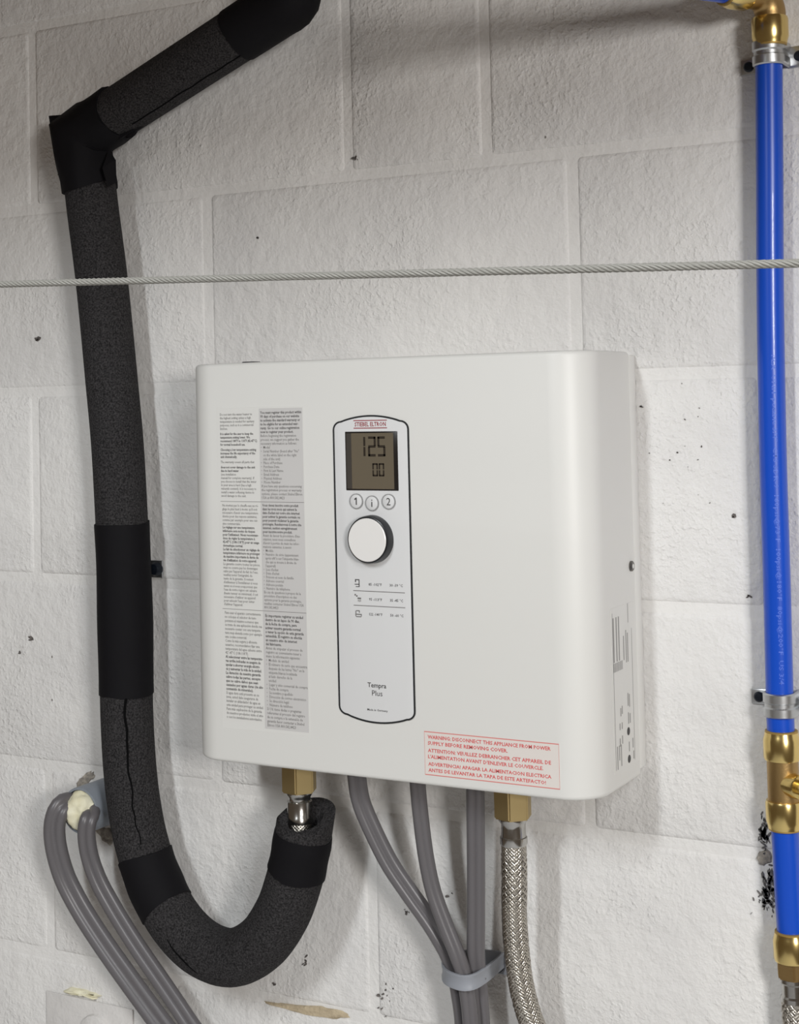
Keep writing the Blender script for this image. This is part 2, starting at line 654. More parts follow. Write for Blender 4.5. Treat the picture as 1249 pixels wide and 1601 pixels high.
# side screw
p = atx(986, 885, XR)
sc = lathe('side_screw', p - Vector((0.002, 0, 0)), Vector((1, 0, 0)), [(0, 0.0045), (0.0035, 0.0045), (0.0042, 0.0036)], 'screw_zinc', heater, 20)
lathe('screw_recess', p + Vector((0.0019, 0, 0)), Vector((1, 0, 0)), [(0, 0.002), (0.0006, 0.002)], 'plate', sc, 12)

# rating label on the side wall of the cover
yl0 = atx(960, 950, XR + 0.3)
yl1 = atx(994, 1195, XR + 0.3)


def side_rect(y0, y1, z0, z1, x):
    return [Vector((x / 1000, y0, z0)), Vector((x / 1000, y1, z0)), Vector((x / 1000, y1, z1)), Vector((x / 1000, y0, z1))]


def side_prints(name, rects, x, material, parent):
    vs, fs = [], []
    for r in rects:
        k = len(vs)
        vs += [tuple(v) for v in side_rect(*r, x)]
        fs.append((k, k + 1, k + 2, k + 3))
    me = bpy.data.meshes.new(name)
    me.from_pydata(vs, [], fs)
    return link(name, me, material, parent)


yA, yB = -0.076, -0.021
zA = atx(978, 1207, XR).z + 0.003
zB = atx(975, 945, XR).z
rl = from_bm('rating_label', box_bm(XR - 0.3, XR + 0.25, yA * 1000, yB * 1000, zA * 1000 - ZOFF, zB * 1000 - ZOFF), 'sheet', heater, None)
rnd = random.Random(21)
rects = []
Hh = zB - zA


def col_(f0, f1, t0, t1):            # fractions across the label width and along its height (0 = top)
    rects.append((yA + (yB - yA) * f0, yA + (yB - yA) * f1, zB - Hh * t1, zB - Hh * t0))


for f in (0.08, 0.2, 0.3):
    col_(f, f + 0.045, 0.06, 0.33)
for k in range(9):
    col_(0.06 + k * 0.045, 0.085 + k * 0.045, 0.335, 0.39)
col_(0.06, 0.075, 0.03, 0.98)
col_(0.72, 0.74, 0.0, 0.12)
col_(0.86, 0.875, 0.16, 0.98)
for f, a, b in ((0.5, 0.19, 0.34), (0.6, 0.16, 0.36), (0.67, 0.18, 0.36), (0.62, 0.55, 0.63), (0.68, 0.56, 0.64), (0.3, 0.62, 0.67), (0.36, 0.61, 0.66),
                (0.25, 0.71, 0.75), (0.34, 0.71, 0.75), (0.62, 0.67, 0.74), (0.69, 0.68, 0.74), (0.24, 0.8, 0.85), (0.34, 0.79, 0.84), (0.12, 0.84, 0.98),
                (0.2, 0.84, 0.93), (0.28, 0.84, 0.97), (0.62, 0.85, 0.91), (0.78, 0.84, 0.9), (0.8, 0.92, 0.97)):
    col_(f, f + 0.035, a, b)
side_prints('label_print', rects, XR + 0.32, 'ink_pale', rl)
for nm, t in (('approval_mark', 0.785), ('approval_mark', 0.955)):
    c = Vector(((XR + 0.2) / 1000, yA + (yB - yA) * 0.62, zB - Hh * t))
    lathe(nm, c, Vector((1, 0, 0)), [(0, 0.0034), (0.00015, 0.0034)], 'ink', rl, 20, None)

# control panel on the front
D0 = DEP
panel_pts = []


def panel_outline(ins=0.0):
    x0, x1, zt, zb = 220.0 + ins, 296.0 - ins, -444.5 - ins, -697.0 + ins
    cx, r = 258.0, 8.0 - ins * 0.5
    pts = []
    bow_t, bow_b = 7.6, 7.8

    def topz(x):
        return zt + bow_t * (1 - ((x - cx) / (x1 - cx)) ** 2)

    def botz(x):
        return zb - bow_b * (1 - ((x - cx) / (x1 - cx)) ** 2)
    for k in range(7):                                   # left bottom corner up
        a = math.pi * (1 + 0.5 * k / 6)
        pts.append((x0 + r + r * math.cos(a), zb + r * 0.55 + r * math.sin(a) * 0.9 - 0.0))
    for k in range(1, 16):
        x = x0 + r + (x1 - x0 - 2 * r) * k / 16
        pts.append((x, botz(x)))
    for k in range(7):
        a = math.pi * (1.5 + 0.5 * k / 6)
        pts.append((x1 - r + r * math.cos(a), zb + r * 0.55 + r * math.sin(a) * 0.9))
    for k in range(7):
        a = math.pi * (0.5 * k / 6)
        pts.append((x1 - r + r * math.cos(a), zt - r * 0.55 + r * math.sin(a) * 0.9))
    for k in range(1, 16):
        x = x1 - r - (x1 - x0 - 2 * r) * k / 16
        pts.append((x, topz(x)))
    for k in range(7):
        a = math.pi * (0.5 + 0.5 * k / 6)
        pts.append((x0 + r + r * math.cos(a), zt - r * 0.55 + r * math.sin(a) * 0.9))
    return pts


panel = prism('control_panel', panel_outline(), D0 - 1, D0 + 0.8, 'panel', heater, 0.3)
outline_strip('panel_outline', panel_outline(0.2), 1.5, D0 + 0.3, D0 + 1.0, 'outline', panel)
S = D0 + 0.85
disp = from_bm('display', box_bm(232.2, 285.2, -(S + 0.5), -(S - 1), -502.6, -450.8, 0.4), 'lcd_frame', heater)
join_meshes('display_glass', [(238.5, 281.2, -501.2, -452.2, S + 0.56)], 'lcd', disp)
join_meshes('display_edge', [(233.3, 238.4, -501.2, -452.2, S + 0.56)], 'lcd_side', disp)


def seven(ch, x, zt, w, h, t, y):
    """seven-segment digit as rectangles"""
    seg = {'1': 'bc', '2': 'abged', '5': 'afgcd', '0': 'abcdef', '8': 'abcdefg'}[ch]
    zb, zm, g = zt - h, zt - h / 2, 0.35
    R = []
    for s in seg:
        if s == 'a': R.append((x + g, x + w - g, zt - t, zt, y))
        if s == 'd': R.append((x + g, x + w - g, zb, zb + t, y))
        if s == 'g': R.append((x + g, x + w - g, zm - t / 2, zm + t / 2, y))
        if s == 'f': R.append((x, x + t, zm + g, zt - g, y))
        if s == 'b': R.append((x + w - t, x + w, zm + g, zt - g, y))
        if s == 'e': R.append((x, x + t, zb + g, zm - g, y))
        if s == 'c': R.append((x + w - t, x + w, zb + g, zm - g, y))
    return R


for ch, x in (('1', 246.0), ('2', 255.6), ('5', 265.2)):
    join_meshes('digit', seven(ch, x, -455.2, 8.0 if ch != '1' else 7.0, 17.6, 2.1, S + 0.64), 'lcd_dark', disp)
for ch, x in (('0', 259.6), ('0', 266.0)):
    join_meshes('digit', seven(ch, x, -478.6, 5.6, 11.6, 1.5, S + 0.64), 'lcd_dark', disp)
# the maker's name between two red rules
face_text('brand_lettering', 'STIEBEL ELTRON', 242.2, 273.8, -442.4, -446.4, S + 0.1, 'brand_red', heater, bold=0.02)
for z_ in (-441.1, -447.8):
    join_meshes('brand_rule', [(241.0, 275.0, z_ - 0.4, z_ + 0.4, S + 0.1)], 'brand_red', heater)
# three round buttons
for ch, cx_, cz_ in (('1', 242.6, -512.0), ('i', 258.6, -513.6), ('2', 275.4, -512.0)):
    b = lathe('button', W(cx_, -S + 0.3, cz_), Vector((0, -1, 0)), [(0, 0.0062), (0.0012, 0.0062), (0.0015, 0.0056), (0.0015, 0.0001)], 'panel', heater, 32)
    outline_strip('button_ring', [(cx_ + 6.3 * math.cos(2 * math.pi * k / 32), cz_ + 6.3 * math.sin(2 * math.pi * k / 32)) for k in range(32)], 0.8, S - 0.2, S + 1.3, 'ring', b)
    w_ = {'1': 1.25, 'i': 0.6, '2': 2.0}[ch]
    if ch == '1':
        prism('button_symbol', [(cx_ - 0.3, cz_ - 3.2), (cx_ + 0.75, cz_ - 3.2), (cx_ + 0.75, cz_ + 3.2), (cx_ - 0.2, cz_ + 3.2), (cx_ - 1.7, cz_ + 2.0), (cx_ - 1.7, cz_ + 0.9), (cx_ - 0.3, cz_ + 1.7)], S + 1.2, S + 1.35, 'ink', b, smooth=None)
        continue
    face_text('button_symbol', ch, cx_ - w_, cx_ + w_, cz_ + 3.2, cz_ - 3.2, S + 1.35, 'ink', b, bold=0.0, res=4)
# dial
kb = W(257.8, -S + 0.5, -545.0)
knob = lathe('dial', kb, Vector((0, -1, 0)), [(0, 0.0212), (0.0075, 0.0208), (0.0092, 0.0202), (0.0096, 0.0194), (0.0094, 0.0001)], 'knob_black', heater, 56)
lathe('dial_cap', kb + Vector((0, -0.0090, 0)), Vector((0, -1, 0)), [(0, 0.0189), (0.0012, 0.0189), (0.0017, 0.0183), (0.0018, 0.0001)], 'knob_white', knob, 56)
# temperature table with pictograms
for z_ in (-590.7, -603.5):
    join_meshes('table_rule', [(237.0, 289.0, z_ - 0.3, z_ + 0.3, S + 0.1)], 'ink_soft', heater)
for row, (f_, c_) in enumerate((('85 -102°F', '30 -39 °C'), ('95 -113°F', '35 -45 °C'), ('122 -140°F', '50 -60 °C'))):
    zc = -584.6 - row * 13.0
    face_text('temperature_print', f_, 252.8, 266.0, zc + 1.25, zc - 1.25, S + 0.1, 'ink', heater, bold=0.012)
    face_text('temperature_print', c_, 274.0, 287.0, zc + 1.25, zc - 1.25, S + 0.1, 'ink', heater, bold=0.012)
z = -584.0
join_meshes('tap_pictogram', [(239.0, 243.5, z + 2.6, z + 3.4, S + .1), (242.7, 243.5, z - 3.2, z + 2.6, S + .1), (239.0, 240.0, z + 0.8, z + 2.6, S + .1), (238.6, 243.5, z - 1.4, z - 0.7, S + .1), (239.6, 243.5, z - 3.4, z - 2.8, S + .1)], 'ink', heater)
z = -597.0
join_meshes('shower_pictogram', [(238.2, 239.6, z + 2.0, z + 3.4, S + .1), (239.8, 241.2, z + 1.0, z + 2.4, S + .1), (241.2, 244.8, z - 1.0, z + 0.4, S + .1), (241.6, 242.2, z - 3.0, z - 1.6, S + .1), (242.8, 243.4, z - 3.4, z - 1.6, S + .1), (244.0, 244.6, z - 3.0, z - 1.6, S + .1)], 'ink_soft', heater)
z = -610.6
join_meshes('bath_pictogram', [(238.6, 245.2, z - 1.2, z - 0.3, S + .1), (238.8, 239.6, z - 0.3, z + 2.4, S + .1), (239.6, 243.0, z + 2.0, z + 2.8, S + .1), (242.4, 243.2, z + 0.6, z + 2.4, S + .1), (239.4, 244.4, z - 3.2, z - 2.4, S + .1), (238.8, 239.5, z - 2.6, z - 1.2, S + .1), (244.4, 245.1, z - 2.6, z - 1.2, S + .1)], 'ink_soft', heater)
face_text('model_lettering', 'Tempra', 249.4, 268.2, -670.2, -675.6, S + 0.1, 'ink', heater, bold=0.012, res=3)
face_text('model_lettering', 'Plus', 253.8, 264.2, -676.8, -681.4, S + 0.1, 'ink', heater, bold=0.0, res=3)
face_text('origin_lettering', 'Made in Germany', 248.6, 269.2, -692.8, -695.2, S + 0.1, 'ink', heater, bold=0.012)

# warning label
warn = from_bm('warning_label', box_bm(304.2, 429.4, -(D0 + 0.12), -(D0 - 0.3), -745.0, -708.2), 'sheet_pink', heater, None)
outline_strip('warning_border', [(304.4, -744.8), (429.2, -744.8), (429.2, -708.4), (304.4, -708.4)], 0.8, D0, D0 + 0.2, 'red_line', warn)
WL = ['WARNING: DISCONNECT THIS APPLIANCE FROM POWER', 'SUPPLY BEFORE REMOVING COVER.', 'ATTENTION: VEUILLEZ DEBRANCHER CET APPAREIL DE',
      "L'ALIMENTATION AVANT D'ENLEVER LE COUVERCLE.", 'ADVERTENCIA! APAGAR LA ALIMENTACION ELECTRICA', 'ANTES DE LEVANTAR LA TAPA DE ESTE ARTEFACTO!']
WZ = [-711.0, -716.2, -722.4, -727.6, -733.8, -739.0]
WX = [422, 383, 422, 415, 422, 417]
for t, z, x1 in zip(WL, WZ, WX):
    face_text('warning_print', t, 307.6, x1, z, z - 3.3, D0 + 0.25, 'red', warn, bold=0.022)

# instruction label: two columns, three languages
lab = from_bm('instruction_label', box_bm(92.5, 188.5, -(D0 + 0.1), -(D0 - 0.3), -722.5, -427.0), 'sheet', heater, None)
join_meshes('grey_column', [(139.8, 187.0, -719.6, -428.6, D0 + 0.16)], 'sheet_grey', lab)
for z_ in (-514.0, -613.0):
    join_meshes('divider_rule', [(95.0, 187.0, z_ - 0.2, z_ + 0.2, D0 + 0.22)], 'ink_soft', lab)
L1 = [("Do not turn the water heater to|the highest setting unless a high|temperature is needed for sanitary|purposes, such as in a commercial|kitchen.", 0),
      ("It is safest for the user to keep the|temperature setting lower. We|recommend 108°F to 118°F (42-47°C)|for normal household use.", 1),
      ("Choosing a low temperature setting|increases the life expectancy of the|unit dramatically.", 1),
      ("The warranty covers all parts that", 0), ("does not cover damage to the unit|due to hard water", 2),
      ("(see installation|manual for complete warranty). If|you choose to install that the water|in your area is hard (has a high|minerals content), it is necessary to|install a water softening device to|avoid damage to the unit.", 3)]
R1 = [("You must register this product within|90 days of purchase on our website|to activate the standard warranty or|to be eligible for an extended war-|ranty. Go to our online registration|now to register your product.", 1),
      ("Before beginning the registration|process, we suggest you gather the|necessary information as follows:|•  Model|•  Serial Number (found after \"No\"|   on the white label on the right|   side of the unit)|•  Place of Purchase|•  Purchase Date|•  First & Last Name|•  Email Address|•  Physical Address|•  Phone Number|If you have any questions concerning|the registration process or warranty|options, please contact Stiebel Eltron|USA at 800.582.8423", 3)]
L2 = [("Ne mettez pas le chauffe-eau au ré-|glage le plus haut à moins qu'il soit|nécessaire d'avoir une température|élevée pour des raisons sanitaires,|comme par exemple pour une cui-|sine commerciale.", 0),
      ("Le réglage sur une température|inférieure sera moins de risques|pour l'utilisateur. Nous recomman-|dons de régler la température à|42-47°C (108-118°F) pour un usage|domestique normal.|Le fait de sélectionner un réglage de|température inférieure va prolonger|de manière importante la durée de|vie d'utilisation de votre appareil.", 2),
      ("La garantie couvre toutes les pièces,|mais ne couvre pas les dommages|subis par l'appareil du fait de l'eau,|veuillez noter l'intégralité du|texte de la garantie. Il revient|d'utilisateur à l'installateur si vous|savez ou si vous soupçonnez que|l'eau de votre région est calcaire|(haute teneur en minéraux), il est|nécessaire d'utiliser un appareil|pour adoucir l'eau pour éviter|d'abîmer l'appareil.", 3)]
R2 = [("Vous devez inscrire votre produit|dans les trois mois qui suivent la|date d'achat sur notre site internet|pour activer la garantie normale ou|pour pouvoir réclamer la garantie|prolongée. Rendez-vous à notre site|internet, section enregistrement|pour inscrire votre produit.", 1),
      ("Avant de lancer la procédure d'ins-|cription, nous vous conseillons|d'avoir à portée de main les infor-|mations suivantes, à savoir:|•  Modèle|•  Numéro de série (apparaissant|   après «N°» sur l'étiquette blan-|   che qui se trouve à droite de|   l'appareil)|•  Lieu d'achat|•  Date d'achat|•  Prénom et nom de famille|•  Adresse courriel|•  Adresse postale|•  Numéro de téléphone|En cas de questions à propos de la|procédure d'inscription ou des|options pour la garantie prolongée,|veuillez contacter Stiebel Eltron USA|800.582.8423", 3)]
L3 = [("Para usar el aparato correctamente|no coloque el selector de tem-|peratura al máximo a menos que|se trate de una aplicación donde sea|necesario contar con una tempera-|tura muy elevada como por ejemplo|una cocina comercial.|Como la más segura y eficiente|usuarios, recomendamos fijar una|temperatura del agua caliente entre|42°-47°C (108-118°F).", 0),
      ("Al seleccionar entre las temperatu-|ras arriba indicadas se asegura de|ayudar a ahorrar energía eléctri-|ca y aumentar la vida de la unidad.", 1),
      ("La duración de nuestra garantía|cubre todas las partes, excepto", 2), ("que no cubre daños que sean|causados por aguas duras (de alto|contenido de minerales).", 1),
      ("Si agua dura está presente en su|zona, usted debe asegurarse de|instalar un ablandador de agua en|esta unidad para proteger su unidad.|Para más explicación de la garantía|de nuestros productos visite el sitio|o con los instaladores autorizados.", 3)]
R3 = [("Es importante registrar su unidad|dentro de un lapso de 90 días,|de la fecha de compra, para|activar nuestra garantía normal|o tener la opción de esta garantía|extendida. El registro se efectúa|en nuestro sitio de internet|del fabricante.", 1),
      ("Antes de empezar el proceso de|registro es conveniente tener a|mano la información siguiente:|•  Modelo de unidad|•  El número de serie que encuentra|   después de las letras \"No\" en la|   etiqueta blanca localizada|   al lado derecho de la|   unidad|•  Lugar y sitio comercial de compra|•  Fecha de compra|•  Su nombre y apellido|•  Dirección de correo electrónico|•  Su dirección legal|•  Número de teléfono|Si Ud. tiene dudas o preguntas|referentes al proceso del registro|de su compra o la extensión de|garantía favor contactar a Stiebel|Eltron USA 800.582.8423", 3)]


def column(paras, x0, x1, ztop, zbot, gap):
    """paras: (text with | line breaks, style) style 0 plain+gap, 1 bold+gap, 2 bold, 3 plain"""
    total = sum(len(t.split('|')) for t, s in paras) + gap * sum(1 for t, s in paras[:-1] if s in (0, 1))
    pitch = (ztop - zbot) / total
    z = ztop
    for t, s in paras:
        lines = t.split('|')
        me = text_mesh('label_print', '\n'.join(lines), 0.02 if s in (1, 2) else 0.006, line=1.0)
        a = co_array(me)
        # the built-in font advances one unit per line
        sx = pitch / 1.0 * 0.83
        lo = a[:, 0].min()
        wmax = a[:, 0].max() - lo
        sx = min(sx, (x1 - x0) / wmax)
        q = np.stack([(x0 + (a[:, 0] - lo) * sx) / 1000, np.full(len(a), -(D0 + 0.24) / 1000), (z - pitch * 0.8 + a[:, 1] * pitch + ZOFF) / 1000], -1)
        me.vertices.foreach_set('co', q.ravel())
        me.update()
        link('label_print', me, 'ink_bold' if s in (1, 2) else 'ink_soft', lab)
        z -= pitch * len(lines)
        if s in (0, 1):
            z -= pitch * gap


column(L1, 96.0, 137.2, -432.0, -510.5, 0.45)
column(R1, 141.2, 186.2, -430.8, -512.0, 0.0)
column(L2, 96.8, 138.0, -516.0, -610.5, 0.0)
column(R2, 141.6, 186.4, -515.4, -611.5, 0.0)
column(L3, 97.4, 138.6, -614.8, -714.0, 0.0)
column(R3, 142.4, 186.6, -615.5, -718.0, 0.0)

# ------------------------------------------------------------------ black insulated pipe
R_F = 0.0268
CORNER = at(126, 214, 42)
DIAG = [CORNER, at(450, 4, 60)]
VERT_PX = [(126, 214, 42), (139, 280, 42), (146, 335, 42), (157, 420, 41), (165.5, 500, 40), (175, 600, 39), (184, 700, 38), (192, 850, 37), (195, 940, 37), (197, 1040, 37), (198.5, 1120, 38),
           (203, 1200, 40), (210, 1260, 42), (222, 1320, 44), (242, 1380, 46), (272, 1437, 49), (313, 1480, 52), (362, 1497, 56), (408, 1475, 59), (441, 1428, 62), (460, 1375, 64), (470, 1330, 65), (478, 1278, 66)]
vert = spline([at(u, v, d) for u, v, d in VERT_PX], 0.005)
pipe = thing('insulated_pipe', W(-60, -1, -950), 'black foam-insulated pipe with taped joints curving in a U up to the heater', 'insulated pipe')


def idx_at(path, u, v):
    """index of the path point nearest to the picture point"""
    best, bi = 1e9, 0
    for i, p in enumerate(path):
        q = Vector((p.x * 1000, p.y * 1000, p.z * 1000 - ZOFF)) - CAM
        w = q.dot(FW)
        x, y = PPX + F_PX * q.dot(RT) / w, PPY - F_PX * q.dot(UP) / w
        e = (x - u) ** 2 + (y - v) ** 2
        if e < best:
            best, bi = e, i
    return bi


def wob(n, amp, seed, waves=3):
    r = random.Random(seed)
    ph = [r.uniform(0, 6.28) for _ in range(waves)]
    return [amp * sum(math.sin((j + 1) * 2 * math.pi * k / n + ph[j]) for j in range(waves)) / waves + r.uniform(-amp, amp) * 0.25 for k in range(n)]


# foam with an open end that shows its wall thickness
END_CUT = Vector((0.05, -0.42, 0.9)).normalized()
n = 36
bm = sweep(vert, circ(R_F, n), closed_caps=False, cut0=Vector((0.9, 0.0, -0.42)).normalized(), cut1=END_CUT)
bm.verts.ensure_lookup_table()
out_ring = [bm.verts[(len(vert) - 1) * n + k] for k in range(n)]
c_end = vert[-1]
tdir = (vert[-1] - vert[-3]).normalized()
rr = random.Random(3)
mid_ring = [bm.verts.new(c_end + (v.co - c_end) * 0.8 + tdir * rr.uniform(-0.0012, 0.0004)) for v in out_ring]
in_ring = [bm.verts.new(c_end + (v.co - c_end) * 0.6 + tdir * rr.uniform(-0.002, -0.0005)) for v in out_ring]
deep = [bm.verts.new(v.co - tdir * 0.05) for v in in_ring]
for A_, B_ in ((out_ring, mid_ring), (mid_ring, in_ring), (in_ring, deep)):
    for k in range(n):
        bm.faces.new((A_[k], A_[(k + 1) % n], B_[(k + 1) % n], B_[k]))
from_bm('foam_sleeve', bm, 'foam', pipe, 50)
diag = spline([DIAG[0], DIAG[0].lerp(DIAG[1], 0.5), DIAG[1]], 0.006)
from_bm('foam_sleeve', sweep(diag, circ(R_F, n), cut0=Vector((0.9, 0.0, -0.42)).normalized()), 'foam', pipe, 50)
# riser above the diagonal, wrapped in tape
rise = spline([DIAG[0].lerp(DIAG[1], 0.78), DIAG[0].lerp(DIAG[1], 0.94), at(454, 0, 61), at(458, -30, 62), at(458, -140, 62), at(456, -300, 62)], 0.005)
i0 = idx_at(rise, 372, 55)
from_bm('tape_wrap', sweep(rise[i0:], circ(R_F + 0.0012, n), jitter0=wob(n, 0.002, 2)), 'tape', pipe, 50)


def wrap(path, p0, p1, seed, extra=0.0011, amp=0.0016, bulge=0.0):
    a, b = idx_at(path, *p0), idx_at(path, *p1)
    r = random.Random(seed)
    ph = r.uniform(0, 6)
    return from_bm('tape_wrap', sweep(path[a:b + 1], circ(R_F + extra, n), closed_caps=True, jitter0=wob(n, amp, seed), jitter1=wob(n, amp, seed + 50),
                                      scale=lambda t: 1 + 0.012 * math.sin(9 * t + ph) + bulge * math.sin(math.pi * t)), 'tape', pipe, 50)


wrap(vert, (191, 820), (197, 1086), 11, 0.0014)
wrap(vert, (228, 1336), (262, 1420), 12, 0.0012, 0.002)
wrap(vert, (461, 1366), (474, 1304), 13, 0.0009)


# taped elbow: sleeve swept around the corner with a mitre
def mitre_tube(p0, pc, p1, r, extra):
    d0, d1 = (pc - p0).normalized(), (p1 - pc).normalized()
    cut = (d0 + d1).normalized()
    bm_ = bmesh.new()
    up = d0.cross(d1).normalized()
    R_ = []
    rs = random.Random(5)
    for (c, t, plane, rad) in ((p0, d0, d0, r), (p0.lerp(pc, 0.25), d0, d0, r * 1.01), (p0.lerp(pc, 0.5), d0, d0, r * 1.03), (p0.lerp(pc, 0.72), d0, d0, r * 1.02), (pc, d0, cut, r * 1.03), (pc.lerp(p1, 0.3), d1, d1, r * 1.03), (pc.lerp(p1, 0.5), d1, d1, r * 1.01), (pc.lerp(p1, 0.75), d1, d1, r * 1.02), (p1, d1, d1, r)):
        side = up.cross(t).normalized()
        ring = []
        for k in range(n):
            a = 2 * math.pi * k / n
            q = c + (side * math.cos(a) + up * math.sin(a)) * rad * (1 + 0.02 * math.sin(5 * a + c.x * 300))
            if plane is not t:
                q = q + t * ((c - q).dot(plane) / t.dot(plane))
            elif c in (p0, p1):
                q = q + t * 0.003 * math.sin(2 * a + 1.0)
            q = q + (q - c).normalized() * 0.0022 * mnoise.noise(q * 90.0)
            ring.append(bm_.verts.new(q))
        R_.append(ring)
    for A_, B_ in zip(R_[:-1], R_[1:]):
        for k in range(n):
            bm_.faces.new((A_[k], A_[(k + 1) % n], B_[(k + 1) % n], B_[k]))
    bm_.faces.new(R_[0][::-1])
    bm_.faces.new(R_[-1])
    return bm_


pv = vert[idx_at(vert, 143, 299)]
pd = DIAG[0].lerp(DIAG[1], 0.19)
from_bm('tape_wrap', mitre_tube(pv, CORNER, pd, R_F + 0.0026, 0), 'tape', pipe, 50)


def flap(pts, seed, depth=0.0012):
    """loose tape end: outline [(u,v,d)]"""
    bm_ = bmesh.new()
    P = [at(u, v, d) for u, v, d in pts]
    a = [bm_.verts.new(q) for q in P]
    b = [bm_.verts.new(q + Vector((0, depth, 0))) for q in P]
    k = len(P)
    bm_.faces.new(a)
    bm_.faces.new(b[::-1])
    for i in range(k):
        bm_.faces.new((a[i], a[(i + 1) % k], b[(i + 1) % k], b[i]))
    return from_bm('tape_flap', bm_, 'tape', pipe, None)


flap([(76, 181, 46), (102, 179, 56), (120, 205, 62), (98, 240, 56), (87, 222, 48), (80, 205, 46)], 1)
flap([(87, 232, 46), (104, 225, 58), (112, 262, 60), (101, 268, 50), (90, 274, 46), (93, 255, 46)], 2)
flap([(190, 200, 52), (209, 202, 50), (225, 197, 46), (212, 205, 46), (206, 215, 48), (196, 213, 50), (186, 218, 54)], 3)
flap([(170, 235, 50), (180, 250, 46), (181, 285, 46), (168, 292, 60), (160, 262, 66)], 4)


def surf_line(path, a, b, off_dir, r, jit, seed):
    """thin dark slit on the sleeve surface"""
    rs = random.Random(seed)
    fr = frames(path)
    pts = []
    for i in range(a, b + 1, 2):
        t, nn, bb = fr[i]
        d = off_dir - t * off_dir.dot(t)
        d.normalize()
        s = t.cross(d)
        ang = rs.uniform(-jit, jit)
        pts.append(path[i] + (d * math.cos(ang) + s * math.sin(ang)) * (R_F + 0.0001))
    return pts


toc = (W(*CAM) - W(-90, -40, -750)).normalized()
pts = surf_line(vert, idx_at(vert, 197, 1088), idx_at(vert, 222, 1322), (toc + Vector((-0.06, 0, 0))).normalized(), 0, 0.05, 1)
from_bm('seam', sweep(spline(pts, 0.004), circ(0.0011, 8), scale=lambda t: 1.25 - 0.8 * t), 'seam', pipe, 50)
pts = surf_line(vert, idx_at(vert, 290, 1458), idx_at(vert, 345, 1496), (toc + Vector((0, 0, -0.55))).normalized(), 0, 0.05, 2)
from_bm('seam', sweep(spline(pts, 0.004), circ(0.0008, 8), scale=lambda t: 0.4 + 0.6 * math.sin(math.pi * t)), 'seam', pipe, 50)
pts = surf_line(diag, idx_at(diag, 210, 160), idx_at(diag, 385, 48), (toc + Vector((0.5, 0, -1.75))).normalized(), 0, 0.02, 3)
from_bm('seam', sweep(spline(pts, 0.004), circ(0.0008, 8)), 'seam', pipe, 50)

# pipe clip behind the sleeve with its screw
pc = at(243, 890, 6)
clip = thing('pipe_clip', W(-66, -1, -600), 'small clip with dark screw head poking out behind the insulated pipe', 'pipe clip')
from_bm('clip_tab', box_bm(pc.x * 1000 - 30, pc.x * 1000 + 7, -4, -0.6, pc.z * 1000 - ZOFF - 9, pc.z * 1000 - ZOFF + 9, 1.2), 'zinc', clip)
lathe('screw', Vector((pc.x, -0.003, pc.z)), Vector((0, -1, 0)), [(0, 0.0075), (0.004, 0.0075), (0.007, 0.0055), (0.008, 0.002)], 'screw', clip, 20)


# ------------------------------------------------------------------ braided hoses
def braid(name, path, r, parent, ns=20, pitch=0.06):
    fr = frames(path)
    L = [0]
    for i in range(1, len(path)):
        L.append(L[-1] + (path[i] - path[i - 1]).length)
    vs, fs = [], []
    wd = 2 * math.pi / ns * 0.36
    for fam in (1, -1):
        for s in range(ns):
            base = len(vs)
            for i, p in enumerate(path):
                t, nn, bb = fr[i]
                phi = fam * 2 * math.pi * L[i] / pitch + 2 * math.pi * s / ns
                lift = 0.00045 * math.sin(ns * 2 * math.pi * L[i] / pitch + math.pi * s + (0 if fam > 0 else math.pi))
                for k, (da, dr) in enumerate(((-wd, -0.0003), (0, 0.0003), (wd, -0.0003))):
                    a = phi + da
                    rad = r + lift + dr
                    q = p + (nn * math.cos(a) + bb * math.sin(a)) * rad
                    vs.append(tuple(q))
            for i in range(len(path) - 1):
                for k in range(2):
                    a = base + i * 3 + k
                    fs.append((a, a + 1, a + 4, a + 3))
    me = bpy.data.meshes.new(name)
    me.from_pydata(vs, [], fs)
    o = link(name, me, 'braid', parent)
    me.shade_smooth()
    return o


def hex_nut(name, base, axis, r, h, material, parent, rot=0.3):
    axis = axis.normalized()
    a = axis.cross(Vector((0, 1, 0))).normalized()
    b = axis.cross(a)
    bm_ = bmesh.new()
    bot = [bm_.verts.new(base + (a * math.cos(rot + math.pi * k / 3) + b * math.sin(rot + math.pi * k / 3)) * r) for k in range(6)]
    f = bm_.faces.new(bot)
    e = bmesh.ops.extrude_face_region(bm_, geom=[f])
    for g in e['geom']:
        if isinstance(g, bmesh.types.BMVert):
            g.co += axis * h
    bmesh.ops.bevel(bm_, geom=bm_.edges[:], offset=0.0012, segments=2, affect='EDGES')
    return from_bm(name, bm_, material, parent, 30)


DOWN = Vector((0, 0, -1))
RH = 0.0108
# hose on the hot side, dropping into the sleeve
top = at(468, 1237, 60)
hoseL = thing('braided_hose', Vector((top.x, top.y, top.z - 0.05)), 'short steel braided hose with brass nut disappearing into the open foam sleeve', 'hose')
ztop = (ZB + ZOFF + 1) / 1000
hex_nut('nut', Vector((top.x, top.y, ztop - 0.002)), DOWN, 0.0172, ztop - 0.002 - top.z, 'brass_dull', hoseL, 0.15)
ax = (vert[-6] - top).normalized()
ax = (DOWN * 0.9 + ax * 0.1).normalized()
lathe('ferrule', top, ax, [(0, 0.0125), (0.002, 0.0125), (0.005, 0.0105), (0.008, 0.0102), (0.009, 0.0118), (0.022, 0.0118), (0.023, 0.0125), (0.028, 0.0125), (0.029, 0.0115)], 'steel', hoseL, 32)
q0 = top + ax * 0.028
pathL = spline([q0, q0.lerp(vert[-8], 0.5), vert[-8]], 0.003)
tube('hose_core', pathL, RH - 0.001, 'braid_core', hoseL, 20)
braid('braid', pathL, RH, hoseL)
